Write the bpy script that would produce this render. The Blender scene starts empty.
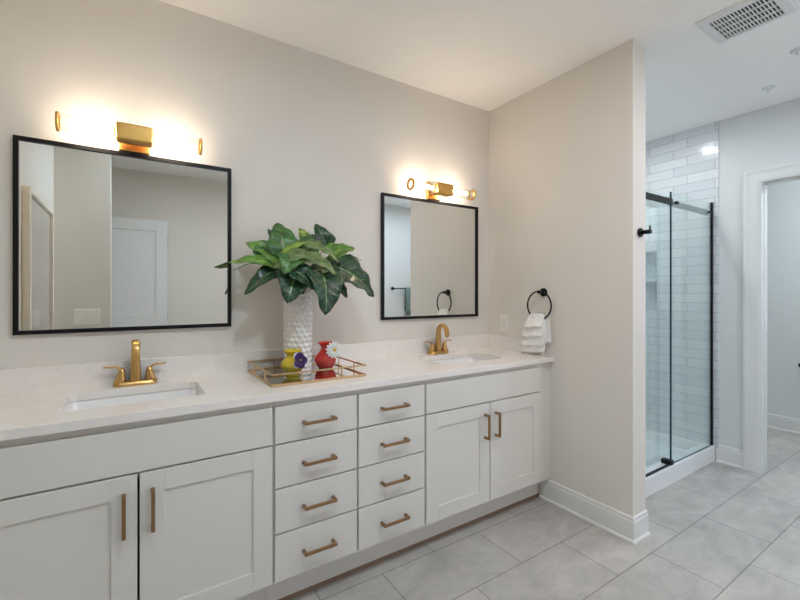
import bpy, bmesh, math, random
from mathutils import Vector, Matrix
random.seed(7)
PI = math.pi
sc = bpy.context.scene
C = sc.collection

# ---------------------------------------------------------------- camera
cam_d = bpy.data.cameras.new('camera'); cam = bpy.data.objects.new('camera', cam_d); C.objects.link(cam)
cam.location = (0, -2.25, 1.3545); cam.rotation_euler = (PI/2, 0, -0.5797)
cam_d.sensor_width = 36; cam_d.lens = 411/800*36; cam_d.shift_y = -6.6/800; cam_d.clip_start = 0.02
sc.camera = cam

# ---------------------------------------------------------------- light and exposure
SKY = (0.75, 0.72, 0.83)      # radiance of the daylight outside the added window
BULB = (26.0, 21.2, 16.4)   # vanity light bulbs
FILL_A = (74.51, 95.81, 109.87)   # added fill downlights of the main room, left to right
FILL_B = (73.40, 64.60, 64.68)
FILL_C = (37.07, 33.77, 30.95)
FILL_D = (68.12, 88.44, 114.60)
CAN_SHOWER = (133.49, 145.24, 146.36)
FILL_WC = (99.28, 111.57, 121.87)
sc.view_settings.view_transform = 'Standard'; sc.view_settings.look = 'None'
sc.view_settings.gamma = 1; sc.view_settings.use_curve_mapping = False
sc.view_settings.exposure = 1.58
w = bpy.data.worlds.new('daylight'); sc.world = w; w.use_nodes = True
bg = w.node_tree.nodes['Background']; bg.inputs[0].default_value = (*[c/max(SKY+(1e-6,)) for c in SKY], 1); bg.inputs[1].default_value = max(SKY)
pl = bpy.data.lights.new('window_portal', 'AREA'); pl.shape = 'RECTANGLE'; pl.size = 1.6; pl.size_y = 1.3
pl.cycles.is_portal = True
po = bpy.data.objects.new('window_portal', pl); C.objects.link(po); po.location = (2.25, -3.42, 1.65); po.rotation_euler = (PI/2, 0, 0)
sc.cycles.max_bounces = 14; sc.cycles.diffuse_bounces = 6; sc.cycles.glossy_bounces = 6
sc.cycles.transparent_max_bounces = 24; sc.cycles.sample_clamp_indirect = 6; sc.cycles.caustics_refractive = False; sc.cycles.caustics_reflective = False

# ---------------------------------------------------------------- materials
def srgb(r, g, b):
    f = lambda c: (c/255/12.92) if c/255 <= 0.04045 else ((c/255+0.055)/1.055)**2.4
    return (f(r), f(g), f(b), 1)
def mat(name, col, rough=0.5, metal=0.0, spec=0.5, noise=None, bump=None, emis=None, coat=0):
    m = bpy.data.materials.new(name); m.use_nodes = True
    nt = m.node_tree; p = nt.nodes['Principled BSDF']
    p.inputs['Base Color'].default_value = col; p.inputs['Roughness'].default_value = rough
    p.inputs['Metallic'].default_value = metal; p.inputs['Specular IOR Level'].default_value = spec
    p.inputs['Coat Weight'].default_value = coat
    if emis: p.inputs['Emission Color'].default_value = emis[0]; p.inputs['Emission Strength'].default_value = emis[1]
    tc = nt.nodes.new('ShaderNodeTexCoord')
    if noise:   # (scale, col2, detail)
        n = nt.nodes.new('ShaderNodeTexNoise'); n.inputs['Scale'].default_value = noise[0]; n.inputs['Detail'].default_value = noise[2]
        r = nt.nodes.new('ShaderNodeMix'); r.data_type = 'RGBA'; r.inputs['A'].default_value = col; r.inputs['B'].default_value = noise[1]
        nt.links.new(tc.outputs['Object'], n.inputs['Vector']); nt.links.new(n.outputs['Fac'], r.inputs['Factor']); nt.links.new(r.outputs['Result'], p.inputs['Base Color'])
    if bump:    # (scale, strength)
        n = nt.nodes.new('ShaderNodeTexNoise'); n.inputs['Scale'].default_value = bump[0]; n.inputs['Detail'].default_value = 3
        b = nt.nodes.new('ShaderNodeBump'); b.inputs['Strength'].default_value = bump[1]; b.inputs['Distance'].default_value = 0.002
        nt.links.new(tc.outputs['Object'], n.inputs['Vector']); nt.links.new(n.outputs['Fac'], b.inputs['Height']); nt.links.new(b.outputs['Normal'], p.inputs['Normal'])
    return m
M = {}
M['wall'] = mat('wall_paint', srgb(226, 221, 213), 0.75, bump=(220, 0.15), noise=(1.5, srgb(223, 218, 210), 2))
M['wall_cool'] = mat('pale_grey_wall_paint', srgb(222, 224, 223), 0.75, bump=(220, 0.15), noise=(1.5, srgb(219, 221, 220), 2))  # wall paint with the bluish cast of the cool light put into its colour
M['ceiling'] = mat('ceiling_paint', srgb(249, 247, 243), 0.85, bump=(150, 0.1))
M['trim'] = mat('white_trim_paint', srgb(230, 230, 228), 0.4, noise=(3, srgb(226, 226, 224), 1))
M['cabinet'] = mat('cabinet_paint', srgb(223, 220, 214), 0.42, noise=(2, srgb(220, 217, 211), 1))
M['cabinet_in'] = mat('cabinet_frame_paint', srgb(205, 200, 192), 0.5)
M['black'] = mat('matte_black_metal', srgb(18, 18, 20), 0.38, 0.6, noise=(40, srgb(24, 24, 26), 1))
M['gold'] = mat('brushed_gold', srgb(208, 168, 108), 0.28, 1.0, noise=(60, srgb(198, 158, 98), 2))
M['gold_satin'] = mat('satin_gold', srgb(222, 176, 104), 0.36, 1.0, noise=(60, srgb(210, 164, 92), 2))
M['brass'] = mat('champagne_bronze_pull', srgb(170, 136, 102), 0.36, 1.0, noise=(80, srgb(158, 124, 90), 2))
M['tray_gold'] = mat('tray_champagne', srgb(214, 182, 138), 0.35, 1.0, noise=(80, srgb(202, 170, 126), 2))
M['mirror'] = mat('mirror_glass', (0.86, 0.88, 0.87, 1), 0.0, 1.0)
M['porcelain'] = mat('white_porcelain', srgb(240, 240, 240), 0.12, coat=0.4)
M['pan'] = mat('white_acrylic', srgb(238, 240, 241), 0.25)
M['plate'] = mat('white_plastic', srgb(240, 238, 232), 0.35)
M['slot'] = mat('dark_recess', srgb(28, 28, 30), 0.8)
M['brown'] = mat('raw_brown_board', srgb(150, 126, 106), 0.8, noise=(12, srgb(128, 106, 88), 4))
M['towel'] = mat('white_terry', srgb(246, 245, 242), 0.95, bump=(900, 0.6))
M['green_towel'] = mat('sage_terry', srgb(120, 136, 128), 0.95, bump=(900, 0.6))
M['vase'] = mat('white_ceramic', srgb(240, 236, 232), 0.3, coat=0.2)
M['yellow'] = mat('yellow_glaze', srgb(222, 196, 34), 0.15, coat=0.5, noise=(18, srgb(196, 170, 20), 3))
M['red'] = mat('red_glaze', srgb(232, 44, 24), 0.12, coat=0.5, noise=(18, srgb(214, 30, 18), 3))
M['purple'] = mat('purple_petal', srgb(72, 36, 110), 0.6, noise=(60, srgb(36, 14, 62), 2))
M['petal'] = mat('white_petal', srgb(244, 244, 240), 0.6, noise=(60, srgb(228, 230, 220), 2))
M['pollen'] = mat('yellow_centre', srgb(226, 190, 40), 0.7)
M['stem'] = mat('green_stem', srgb(96, 120, 56), 0.6)
M['art'] = mat('art_print', srgb(236, 232, 224), 0.08, noise=(4, srgb(60, 60, 70), 12), coat=0.8)
M['artframe'] = mat('whitewashed_frame', srgb(238, 232, 220), 0.4, noise=(30, srgb(222, 214, 196), 3))
M['outdoor'] = mat('outside_ground', srgb(120, 130, 110), 0.9)
M['socket_w'] = mat('socket_white', srgb(236, 233, 226), 0.4)

def emit(name, rad):
    s = max(rad+(1e-6,)); col = (*[c/s for c in rad], 1)
    m = bpy.data.materials.new(name); m.use_nodes = True; nt = m.node_tree
    p = nt.nodes['Principled BSDF']; p.inputs['Base Color'].default_value = (0.8, 0.8, 0.8, 1)
    p.inputs['Emission Color'].default_value = col; p.inputs['Emission Strength'].default_value = s
    return m
M['bulb'] = emit('warm_bulb', BULB)
for k_, v_ in (('a', FILL_A), ('b', FILL_B), ('c', FILL_C), ('d', FILL_D)): M['can_'+k_] = emit('downlight_lens', v_)
M['can_cool'] = emit('shower_downlight_lens', CAN_SHOWER)
M['can_wc'] = emit('toilet_room_downlight_lens', FILL_WC)

def thin_glass(name, tint, rough=0.0, ior=1.5):
    m = bpy.data.materials.new(name); m.use_nodes = True; nt = m.node_tree; nt.nodes.clear()
    o = nt.nodes.new('ShaderNodeOutputMaterial'); t = nt.nodes.new('ShaderNodeBsdfTransparent'); g = nt.nodes.new('ShaderNodeBsdfGlossy')
    f = nt.nodes.new('ShaderNodeFresnel'); x = nt.nodes.new('ShaderNodeMixShader')
    t.inputs[0].default_value = tint; g.inputs['Roughness'].default_value = rough; g.inputs['Color'].default_value = (1, 1, 1, 1); f.inputs[0].default_value = ior
    ge = nt.nodes.new('ShaderNodeNewGeometry'); mr = nt.nodes.new('ShaderNodeMapRange')     # same reflectance on both faces of the sheet
    mr.inputs['To Min'].default_value = ior; mr.inputs['To Max'].default_value = 1/ior
    nt.links.new(ge.outputs['Backfacing'], mr.inputs['Value']); nt.links.new(mr.outputs[0], f.inputs[0])
    nt.links.new(f.outputs[0], x.inputs[0]); nt.links.new(t.outputs[0], x.inputs[1]); nt.links.new(g.outputs[0], x.inputs[2]); nt.links.new(x.outputs[0], o.inputs[0])
    return m
M['glass'] = thin_glass('clear_shower_glass', (0.93, 0.975, 0.97, 1))
M['glass_edge'] = mat('glass_edge', srgb(22, 58, 72), 0.15)
M['tube'] = thin_glass('clear_lamp_glass', (0.94, 0.93, 0.91, 1), 0.04, 1.5)
M['window_glass'] = thin_glass('window_glass', (0.97, 0.99, 0.98, 1))

def quartz():
    m = mat('white_quartz', srgb(236, 231, 225), 0.22)
    nt = m.node_tree; p = nt.nodes['Principled BSDF']; tc = nt.nodes.new('ShaderNodeTexCoord')
    n = nt.nodes.new('ShaderNodeTexNoise'); n.inputs['Scale'].default_value = 4; n.inputs['Detail'].default_value = 8; n.inputs['Distortion'].default_value = 2.2
    r = nt.nodes.new('ShaderNodeValToRGB'); r.color_ramp.elements[0].position = 0.485; r.color_ramp.elements[0].color = srgb(236, 231, 225)
    e = r.color_ramp.elements.new(0.5); e.color = srgb(231, 226, 219)
    r.color_ramp.elements[-1].position = 0.515; r.color_ramp.elements[-1].color = srgb(238, 233, 228)
    nt.links.new(tc.outputs['Object'], n.inputs['Vector']); nt.links.new(n.outputs['Fac'], r.inputs[0]); nt.links.new(r.outputs[0], p.inputs['Base Color'])
    return m
M['quartz'] = quartz()

def tiles(name, axes, size, off, mortar, colA, colB, grout, rough, cloud=0.0, freq=0.5, bump=0.3, ramp=None):
    """brick tiles in object space; axes = (u axis, v axis)"""
    m = bpy.data.materials.new(name); m.use_nodes = True; nt = m.node_tree; p = nt.nodes['Principled BSDF']
    tc = nt.nodes.new('ShaderNodeTexCoord'); s = nt.nodes.new('ShaderNodeSeparateXYZ'); c = nt.nodes.new('ShaderNodeCombineXYZ')
    nt.links.new(tc.outputs['Object'], s.inputs[0])
    for k in (0, 1):
        a = nt.nodes.new('ShaderNodeMath'); a.operation = 'ADD'; a.inputs[1].default_value = off[k]
        nt.links.new(s.outputs['XYZ'.index(axes[k])], a.inputs[0]); nt.links.new(a.outputs[0], c.inputs[k])
    b = nt.nodes.new('ShaderNodeTexBrick'); b.offset = freq; b.offset_frequency = 2; b.squash = 1
    b.inputs['Scale'].default_value = 1; b.inputs['Brick Width'].default_value = size[0]; b.inputs['Row Height'].default_value = size[1]
    b.inputs['Mortar Size'].default_value = mortar; b.inputs['Mortar Smooth'].default_value = 0.1; b.inputs['Bias'].default_value = 0
    b.inputs['Color1'].default_value = colA; b.inputs['Color2'].default_value = colB; b.inputs['Mortar'].default_value = grout
    nt.links.new(c.outputs[0], b.inputs['Vector'])
    out = b.outputs['Color']
    if cloud:
        mp = nt.nodes.new('ShaderNodeMapping'); mp.inputs['Scale'].default_value = (1.1, 2.0, 1)
        nt.links.new(tc.outputs['Object'], mp.inputs['Vector'])
        n = nt.nodes.new('ShaderNodeTexNoise'); n.inputs['Scale'].default_value = 3.2; n.inputs['Detail'].default_value = 9; n.inputs['Roughness'].default_value = 0.72; n.inputs['Distortion'].default_value = 0.6
        nt.links.new(mp.outputs[0], n.inputs['Vector'])
        r = nt.nodes.new('ShaderNodeMapRange'); r.inputs['From Min'].default_value = 0.3; r.inputs['From Max'].default_value = 0.7
        r.inputs['To Min'].default_value = 1-cloud*1.2; r.inputs['To Max'].default_value = 1+cloud
        nt.links.new(n.outputs['Fac'], r.inputs['Value'])
        x = nt.nodes.new('ShaderNodeVectorMath'); x.operation = 'SCALE'
        nt.links.new(out, x.inputs[0]); nt.links.new(r.outputs[0], x.inputs['Scale']); out = x.outputs[0]
    nt.links.new(out, p.inputs['Base Color'])
    p.inputs['Roughness'].default_value = rough
    inv = nt.nodes.new('ShaderNodeMath'); inv.operation = 'SUBTRACT'; inv.inputs[0].default_value = 1
    nt.links.new(b.outputs['Fac'], inv.inputs[1])
    hsrc = inv.outputs[0]
    if ramp:
        n2 = nt.nodes.new('ShaderNodeTexNoise'); n2.inputs['Scale'].default_value = ramp
        nt.links.new(tc.outputs['Object'], n2.inputs['Vector'])
        ad = nt.nodes.new('ShaderNodeMath'); ad.operation = 'MULTIPLY_ADD'; ad.inputs[1].default_value = 1.3
        nt.links.new(n2.outputs['Fac'], ad.inputs[0]); nt.links.new(hsrc, ad.inputs[2]); hsrc = ad.outputs[0]
    bp = nt.nodes.new('ShaderNodeBump'); bp.inputs['Strength'].default_value = bump; bp.inputs['Distance'].default_value = 0.002
    nt.links.new(hsrc, bp.inputs['Height']); nt.links.new(bp.outputs['Normal'], p.inputs['Normal'])
    return m
TL, TR = 0.63, 0.3155
M['floor'] = tiles('grey_floor_tile', 'XY', (TL, TR), (-1.645+TL*4, 0.543+TR*12), 0.0028, srgb(186, 182, 176), srgb(176, 173, 168), srgb(132, 128, 123), 0.42, cloud=0.2)
M['tileX'] = tiles('white_wall_tile_side', 'YZ', (0.305, 0.0775), (3.0, -0.115+0.0775*4), 0.0022, srgb(226, 228, 230), srgb(214, 217, 221), srgb(176, 180, 184), 0.12, freq=0.35, bump=0.5, ramp=14)
M['tileY'] = tiles('white_wall_tile_back', 'XZ', (0.305, 0.0775), (3.0, -0.115+0.0775*4), 0.0022, srgb(226, 228, 230), srgb(214, 217, 221), srgb(176, 180, 184), 0.12, freq=0.35, bump=0.5, ramp=14)
M['mosaic'] = tiles('grey_mosaic', 'YZ', (0.05, 0.025), (3.0, 0), 0.002, srgb(212, 217, 222), srgb(200, 207, 214), srgb(180, 186, 192), 0.2)

def leaf_mat():
    m = bpy.data.materials.new('glossy_leaf'); m.use_nodes = True; nt = m.node_tree; p = nt.nodes['Principled BSDF']
    p.inputs['Roughness'].default_value = 0.3
    at = nt.nodes.new('ShaderNodeAttribute'); at.attribute_name = 'tone'
    uv = nt.nodes.new('ShaderNodeUVMap'); s = nt.nodes.new('ShaderNodeSeparateXYZ'); nt.links.new(uv.outputs[0], s.inputs[0])
    def mth(op, a, b=None, c=None):
        n = nt.nodes.new('ShaderNodeMath'); n.operation = op
        for i, v in enumerate((a, b, c)):
            if v is None: continue
            if isinstance(v, (int, float)): n.inputs[i].default_value = v
            else: nt.links.new(v, n.inputs[i])
        return n.outputs[0]
    av = mth('ABSOLUTE', mth('SUBTRACT', s.outputs[1], 0.5))
    ph = mth('FRACT', mth('SUBTRACT', mth('MULTIPLY', s.outputs[0], 6), mth('MULTIPLY', av, 3.2)))
    side = mth('LESS_THAN', ph, 0.09)
    mid = mth('LESS_THAN', av, 0.022)
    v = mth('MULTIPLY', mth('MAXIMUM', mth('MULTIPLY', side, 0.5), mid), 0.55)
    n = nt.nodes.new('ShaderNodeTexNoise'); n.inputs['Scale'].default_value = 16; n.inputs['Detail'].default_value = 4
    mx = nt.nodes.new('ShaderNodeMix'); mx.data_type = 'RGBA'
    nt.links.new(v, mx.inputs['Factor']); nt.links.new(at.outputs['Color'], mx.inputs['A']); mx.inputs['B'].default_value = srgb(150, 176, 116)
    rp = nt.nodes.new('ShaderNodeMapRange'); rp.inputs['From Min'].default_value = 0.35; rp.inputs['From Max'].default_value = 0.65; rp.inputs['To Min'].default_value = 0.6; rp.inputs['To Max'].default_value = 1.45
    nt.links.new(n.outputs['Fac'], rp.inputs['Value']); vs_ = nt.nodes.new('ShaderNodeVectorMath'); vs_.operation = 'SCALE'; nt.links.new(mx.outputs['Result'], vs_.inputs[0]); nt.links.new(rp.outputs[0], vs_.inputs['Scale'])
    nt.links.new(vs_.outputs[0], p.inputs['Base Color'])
    bp = nt.nodes.new('ShaderNodeBump'); bp.inputs['Strength'].default_value = 0.5; bp.inputs['Distance'].default_value = 0.003
    nt.links.new(mth('ADD', n.outputs['Fac'], v), bp.inputs['Height']); nt.links.new(bp.outputs['Normal'], p.inputs['Normal'])
    return m
M['leaf'] = leaf_mat()

# ---------------------------------------------------------------- mesh helpers
class MB:
    def __init__(s): s.bm = bmesh.new(); s.bm.loops.layers.uv.new('UVMap')
    def verts(s, vs, fs, smooth=False):
        v = [s.bm.verts.new(p) for p in vs]
        for f in fs:
            try:
                q = s.bm.faces.new([v[i] for i in f]); q.smooth = smooth
            except ValueError: pass
        return s
    def box(s, a, b):
        x0, x1 = sorted((a[0], b[0])); y0, y1 = sorted((a[1], b[1])); z0, z1 = sorted((a[2], b[2]))
        return s.verts([(x0,y0,z0),(x1,y0,z0),(x1,y1,z0),(x0,y1,z0),(x0,y0,z1),(x1,y0,z1),(x1,y1,z1),(x0,y1,z1)],
                       [(0,3,2,1),(4,5,6,7),(0,1,5,4),(1,2,6,5),(2,3,7,6),(3,0,4,7)])
    def rings(s, rs, cap0=True, cap1=True, smooth=True, closed=False):
        n = len(rs[0]); vs = [p for r in rs for p in r]; fs = []
        m = len(rs)
        for i in range(m if closed else m-1):
            for j in range(n):
                a, b = i*n+j, i*n+(j+1) % n; c, d = ((i+1) % m)*n+(j+1) % n, ((i+1) % m)*n+j
                fs.append((a, b, c, d))
        v = [s.bm.verts.new(p) for p in vs]
        for f in fs:
            try: q = s.bm.faces.new([v[i] for i in f]); q.smooth = smooth
            except ValueError: pass
        if not closed:
            if cap0: s.bm.faces.new([v[j] for j in reversed(range(n))])
            if cap1: s.bm.faces.new([v[(m-1)*n+j] for j in range(n)])
        return s
    def cyl(s, a, b, r, r2=None, n=24, cap=True):
        a, b = Vector(a), Vector(b); r2 = r if r2 is None else r2
        d = (b-a).normalized(); u = d.orthogonal().normalized(); w_ = d.cross(u)
        ring = lambda c, q: [c+(u*math.cos(2*PI*k/n)+w_*math.sin(2*PI*k/n))*q for k in range(n)]
        return s.rings([ring(a, r), ring(b, r2)], cap, cap)
    def tube(s, pts, r, n=12, closed=False):
        pts = [Vector(p) for p in pts]; m = len(pts); rs = []
        rr = r if isinstance(r, (list, tuple)) else [r]*m
        up = None
        for i, p in enumerate(pts):
            t = ((pts[(i+1) % m] if closed or i < m-1 else p) - (pts[i-1] if closed or i > 0 else p)).normalized()
            if up is None: up = t.orthogonal().normalized()
            up = (up - t*up.dot(t)).normalized(); w_ = t.cross(up)
            rs.append([p+(up*math.cos(2*PI*k/n)+w_*math.sin(2*PI*k/n))*rr[i] for k in range(n)])
        return s.rings(rs, closed=closed)
    def sweep(s, pts, sizes, side, n=16, sq=4.0):
        """superellipse section swept along a path; side = fixed width axis; sizes = [(width, thickness)]"""
        pts = [Vector(p) for p in pts]; m = len(pts); side = Vector(side).normalized(); rs = []
        for i, p in enumerate(pts):
            t = (pts[min(i+1, m-1)]-pts[max(i-1, 0)]).normalized(); w_ = t.cross(side).normalized()
            a, b = sizes[i][0]/2, sizes[i][1]/2; ring = []
            for k in range(n):
                th = 2*PI*(k+0.5)/n; cx, cy = math.cos(th), math.sin(th)
                ring.append(p + side*a*math.copysign(abs(cx)**(2/sq), cx) + w_*b*math.copysign(abs(cy)**(2/sq), cy))
            rs.append(ring)
        return s.rings(rs)
    def lathe(s, prof, c=(0,0,0), n=40, axis='Z', smooth=True, cap=True):
        rs = []
        for r, h in prof:
            ring = []
            for k in range(n):
                a = 2*PI*k/n; x, y = r*math.cos(a), r*math.sin(a)
                if axis == 'Z': q = (c[0]+x, c[1]+y, c[2]+h)
                elif axis == 'X': q = (c[0]+h, c[1]+x, c[2]+y)
                else: q = (c[0]+x, c[1]+h, c[2]+y)
                ring.append(q)
            rs.append(ring)
        return s.rings(rs, cap, cap, smooth)
    def mold(s, path, prof, left=True):
        """profile (out, z) run along a polyline in the floor plane with mitred corners; out goes to the left of travel"""
        P = [Vector((p[0], p[1])) for p in path]; m = len(P); rs = []
        for i in range(m):
            d0 = (P[i]-P[i-1]).normalized() if i > 0 else (P[1]-P[0]).normalized()
            d1 = (P[i+1]-P[i]).normalized() if i < m-1 else d0
            n0, n1 = Vector((-d0.y, d0.x)), Vector((-d1.y, d1.x))
            if not left: n0, n1 = -n0, -n1
            b = (n0+n1); b = b/(b.dot(n0)) if b.length > 1e-6 else n0
            rs.append([(P[i].x+b.x*o, P[i].y+b.y*o, z) for o, z in prof])
        return s.rings(rs, smooth=False)
    def build(s, name, m, parent=None, bevel=0, seg=2, smooth=False, flip=False):
        bm = s.bm; bmesh.ops.recalc_face_normals(bm, faces=bm.faces[:])
        if smooth:
            for f in bm.faces: f.smooth = True
        me = bpy.data.meshes.new(name)
        if parent is not None: bmesh.ops.translate(bm, verts=bm.verts[:], vec=-world_loc(parent))
        bm.to_mesh(me); bm.free()
        o = bpy.data.objects.new(name, me); C.objects.link(o); me.materials.append(m)
        if parent is not None: o.parent = parent
        if bevel:
            b = o.modifiers.new('bevel', 'BEVEL'); b.width = bevel; b.segments = seg; b.limit_method = 'ANGLE'; b.angle_limit = 0.7; b.harden_normals = False
        return o
def world_loc(o):
    v = Vector((0, 0, 0))
    while o is not None: v += o.location; o = o.parent
    return v
def tag(o, label=None, cat=None, group=None, kind=None):
    if label: o['label'] = label
    if cat: o['category'] = cat
    if group: o['group'] = group
    if kind: o['kind'] = kind
    return o
def thing(name, loc, label, cat, group=None):
    o = bpy.data.objects.new(name, None); o.empty_display_size = 0.05; C.objects.link(o); o.location = loc
    return tag(o, label, cat, group)
def copy_tree(o, parent=None, loc=None):
    c = o.copy(); C.objects.link(c)
    if parent is not None: c.parent = parent
    if loc is not None: c.location = loc
    for ch in list(o.children): copy_tree(ch, c)
    return c
def struct(name, mb, m, label=None, parent=None, bevel=0):
    o = mb.build(name, m, parent, bevel)
    if parent is None: tag(o, label, 'room', kind='structure')
    return o
def rrect(cx, cy, w_, h_, r, z, n=6):
    pts = []
    for (sx, sy, a0) in ((1, 1, 0), (-1, 1, PI/2), (-1, -1, PI), (1, -1, 1.5*PI)):
        for k in range(n+1):
            a = a0+PI/2*k/n
            pts.append((cx+sx*(w_/2-r)+r*math.cos(a), cy+sy*(h_/2-r)+r*math.sin(a), z))
    return pts

# ---------------------------------------------------------------- room shell
H = 2.7405; XP = 2.284; XP2 = 2.42; DP = 1.0735; X2 = 3.96; X3 = 5.40; BK = 3.27
struct('floor', MB().box((-1.35, 0.1, -0.1), (5.55, -3.4, 0)), M['floor'], 'grey rectangular floor tiles laid in a running bond')
struct('ceiling', MB().box((-1.35, 0.1, H), (5.55, -3.4, H+0.1)), M['ceiling'], 'smooth white ceiling')
struct('wall_vanity', MB().box((-0.6, 0, 0), (XP2, 0.1, H)), M['wall'], 'long greige wall behind the double vanity')
struct('wall_shower_back', MB().box((XP2, 0, 0), (X2+0.12, 0.1, H)).box((XP2+0.01, 0, 0), (X2-0.01, -0.01, H)), M['tileY'], 'white tiled back wall of the shower')
struct('wall_left', MB().box((-0.6, 0, 0), (-0.495, -1.86, H)), M['wall'], 'greige wall at the left end of the vanity')
struct('wall_switch', MB().box((-1.3, -1.86, 0), (-0.137, -1.98, H)), M['wall'], 'short greige wall with a triple switch seen in the left mirror')
struct('wall_entry', MB().box((-1.3, -1.98, 0), (-1.2, -BK, H)), M['wall'], 'greige entry wall behind the camera')
wx0, wx1, wz0, wz1 = 1.5, 3.0, 1.0, 2.3
wb = MB().box((-1.3, -BK, 0), (wx0, -BK-0.12, H)).box((wx1, -BK, 0), (X3+0.1, -BK-0.12, H)).box((wx0, -BK, 0), (wx1, -BK-0.12, wz0)).box((wx0, -BK, wz1), (wx1, -BK-0.12, H))
struct('wall_back', wb, M['wall'], 'greige back wall seen in the mirrors')
struct('wall_partition', MB().box((XP, 0, 0), (XP2, -DP, H)), M['wall'], 'greige partition wall between the vanity and the shower')
struct('wall_shower_left', MB().box((XP2, -0.01, 0.12), (XP2+0.01, -0.90, H)), M['tileX'], 'white tiled left side of the shower')
# shower end wall with a recessed niche, tile on the room side
TE = 0.889; n0, n1, nz0, nz1 = 0.14, 0.43, 1.205, 1.745
te = MB()
for (d0, d1, z0, z1) in ((0.01, n0, 0.10, H), (n1, TE, 0.10, H), (n0, n1, 0.10, nz0), (n0, n1, nz1, H)):
    te.box((X2-0.01, -d0, z0), (X2+0.005, -d1, z1))
struct('wall_shower_end', te, M['tileX'], 'white glossy subway tile at the far end of the shower')
wr = MB()
for (d0, d1, z0, z1) in ((0, n0, 0, H), (n1, 1.146, 0, H), (n0, n1, 0, nz0), (n0, n1, nz1, H), (1.146, 1.958, 2.198, H), (1.958, BK, 0, H)):
    wr.box((X2, -d0, z0), (X2+0.12, -d1, z1))
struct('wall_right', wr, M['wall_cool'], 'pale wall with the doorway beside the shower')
nb = MB().box((X2+0.085, -n0, nz0), (X2+0.095, -n1, nz1)).box((X2-0.008, -n0, nz0), (X2+0.085, -n0-0.008, nz1)).box((X2-0.008, -n1+0.008, nz0), (X2+0.085, -n1, nz1)).box((X2-0.008, -n0-.008, nz0), (X2+0.085, -n1+.008, nz0+0.01)).box((X2-0.008, -n0-.008, nz1-0.01), (X2+0.085, -n1+.008, nz1)).box((X2-0.008, -n0-.008, 1.46), (X2+0.085, -n1+.008, 1.475))
struct('trim_niche', nb, M['mosaic'], 'grey mosaic lining of the shower niche')
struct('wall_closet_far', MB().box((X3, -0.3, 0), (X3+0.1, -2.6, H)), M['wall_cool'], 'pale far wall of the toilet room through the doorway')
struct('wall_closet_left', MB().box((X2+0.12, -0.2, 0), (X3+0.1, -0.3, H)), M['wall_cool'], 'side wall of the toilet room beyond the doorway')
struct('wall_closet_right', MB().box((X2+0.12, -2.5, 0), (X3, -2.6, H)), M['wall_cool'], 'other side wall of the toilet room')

# baseboards: flat board, stepped cap and shoe mould
BP = [(0, 0), (0.019, 0), (0.019, 0.008), (0.015, 0.015), (0.0105, 0.018), (0.0105, 0.112), (0.008, 0.117), (0.008, 0.133), (0.003, 0.140), (0, 0.140)]
struct('baseboard_partition', MB().mold([(XP, -0.47), (XP, -DP), (XP2, -DP), (XP2, -0.90)], BP, left=False), M['trim'], 'white stepped baseboard wrapping the partition wall end')
struct('baseboard_right', MB().mold([(X2, -0.876), (X2, -1.051)], BP, left=False), M['trim'], 'white baseboard between the shower and the door casing')
struct('baseboard_closet', MB().mold([(X3, -0.30), (X3, -2.5)], BP, left=False), M['trim'], 'white baseboard along the toilet room wall')
struct('baseboard_back', MB().mold([(3.955, -BK), (0.5, -BK)], BP, left=False), M['trim'], 'white baseboard along the back wall')
struct('baseboard_left', MB().mold([(-0.495, -1.855), (-0.495, -0.60)], BP, left=False), M['trim'], 'white baseboard on the left wall')

# door casing with a stepped back band, jambs and stop
cs = MB()
def casing(side):   # side: x of the wall face, out direction
    xf, o = side
    for (a, b, t) in ((0.0, 0.020, 0.021), (0.020, 0.028, 0.018), (0.028, 0.086, 0.015), (0.086, 0.096, 0.011)):
        d0, d1 = 1.052+a, 1.052+b
        cs.box((xf, -d0, 0), (xf+o*t, -d1, 2.286-a))
        e0, e1 = 2.052-b, 2.052-a
        cs.box((xf, -e0, 0), (xf+o*t, -e1, 2.286-a))
        cs.box((xf, -d1, 2.286-b), (xf+o*t, -e0, 2.286-a))
casing((X2, -1)); casing((X2+0.12, 1))
cs.box((X2-0.004, -1.146, 0), (X2+0.124, -1.156, 2.187)); cs.box((X2-0.004, -1.948, 0), (X2+0.124, -1.958, 2.187)); cs.box((X2-0.004, -1.146, 2.187), (X2+0.124, -1.958, 2.198))
cs.box((X2+0.045, -1.156, 0), (X2+0.08, -1.162, 2.187)); cs.box((X2+0.045, -1.942, 0), (X2+0.08, -1.948, 2.187)); cs.box((X2+0.045, -1.162, 2.177), (X2+0.08, -1.942, 2.187))
struct('trim_1', cs, M['trim'], 'white stepped casing round the toilet room doorway')

# window added unseen behind the camera for daylight fill
wf = struct('window_1', MB().box((wx0, -BK-0.03, wz0), (wx0+0.05, -BK-0.09, wz1)).box((wx1-0.05, -BK-0.03, wz0), (wx1, -BK-0.09, wz1)).box((wx0+.05, -BK-0.03, wz0), (wx1-.05, -BK-0.09, wz0+0.05)).box((wx0+.05, -BK-0.03, wz1-0.05), (wx1-.05, -BK-0.09, wz1)).box((2.23, -BK-0.03, wz0+.05), (2.27, -BK-0.09, wz1-.05)), M['trim'], 'white framed window in the back wall')
MB().box((wx0+0.05, -BK-0.055, wz0+0.05), (wx1-0.05, -BK-0.065, wz1-0.05)).build('pane', M['window_glass'], wf)
wc = MB()
wc.box((wx0-0.09, -BK+0.018, wz0), (wx0, -BK, wz1)).box((wx1, -BK+0.018, wz0), (wx1+0.09, -BK, wz1)).box((wx0-0.09, -BK+0.018, wz1), (wx1+0.09, -BK, wz1+0.09)).box((wx0-0.11, -BK+0.05, wz0-0.03), (wx1+0.11, -BK, wz0)).box((wx0-0.09, -BK+0.018, wz0-.12), (wx1+0.09, -BK, wz0-0.03))
wc.build('window_casing', M['trim'], wf)

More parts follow.
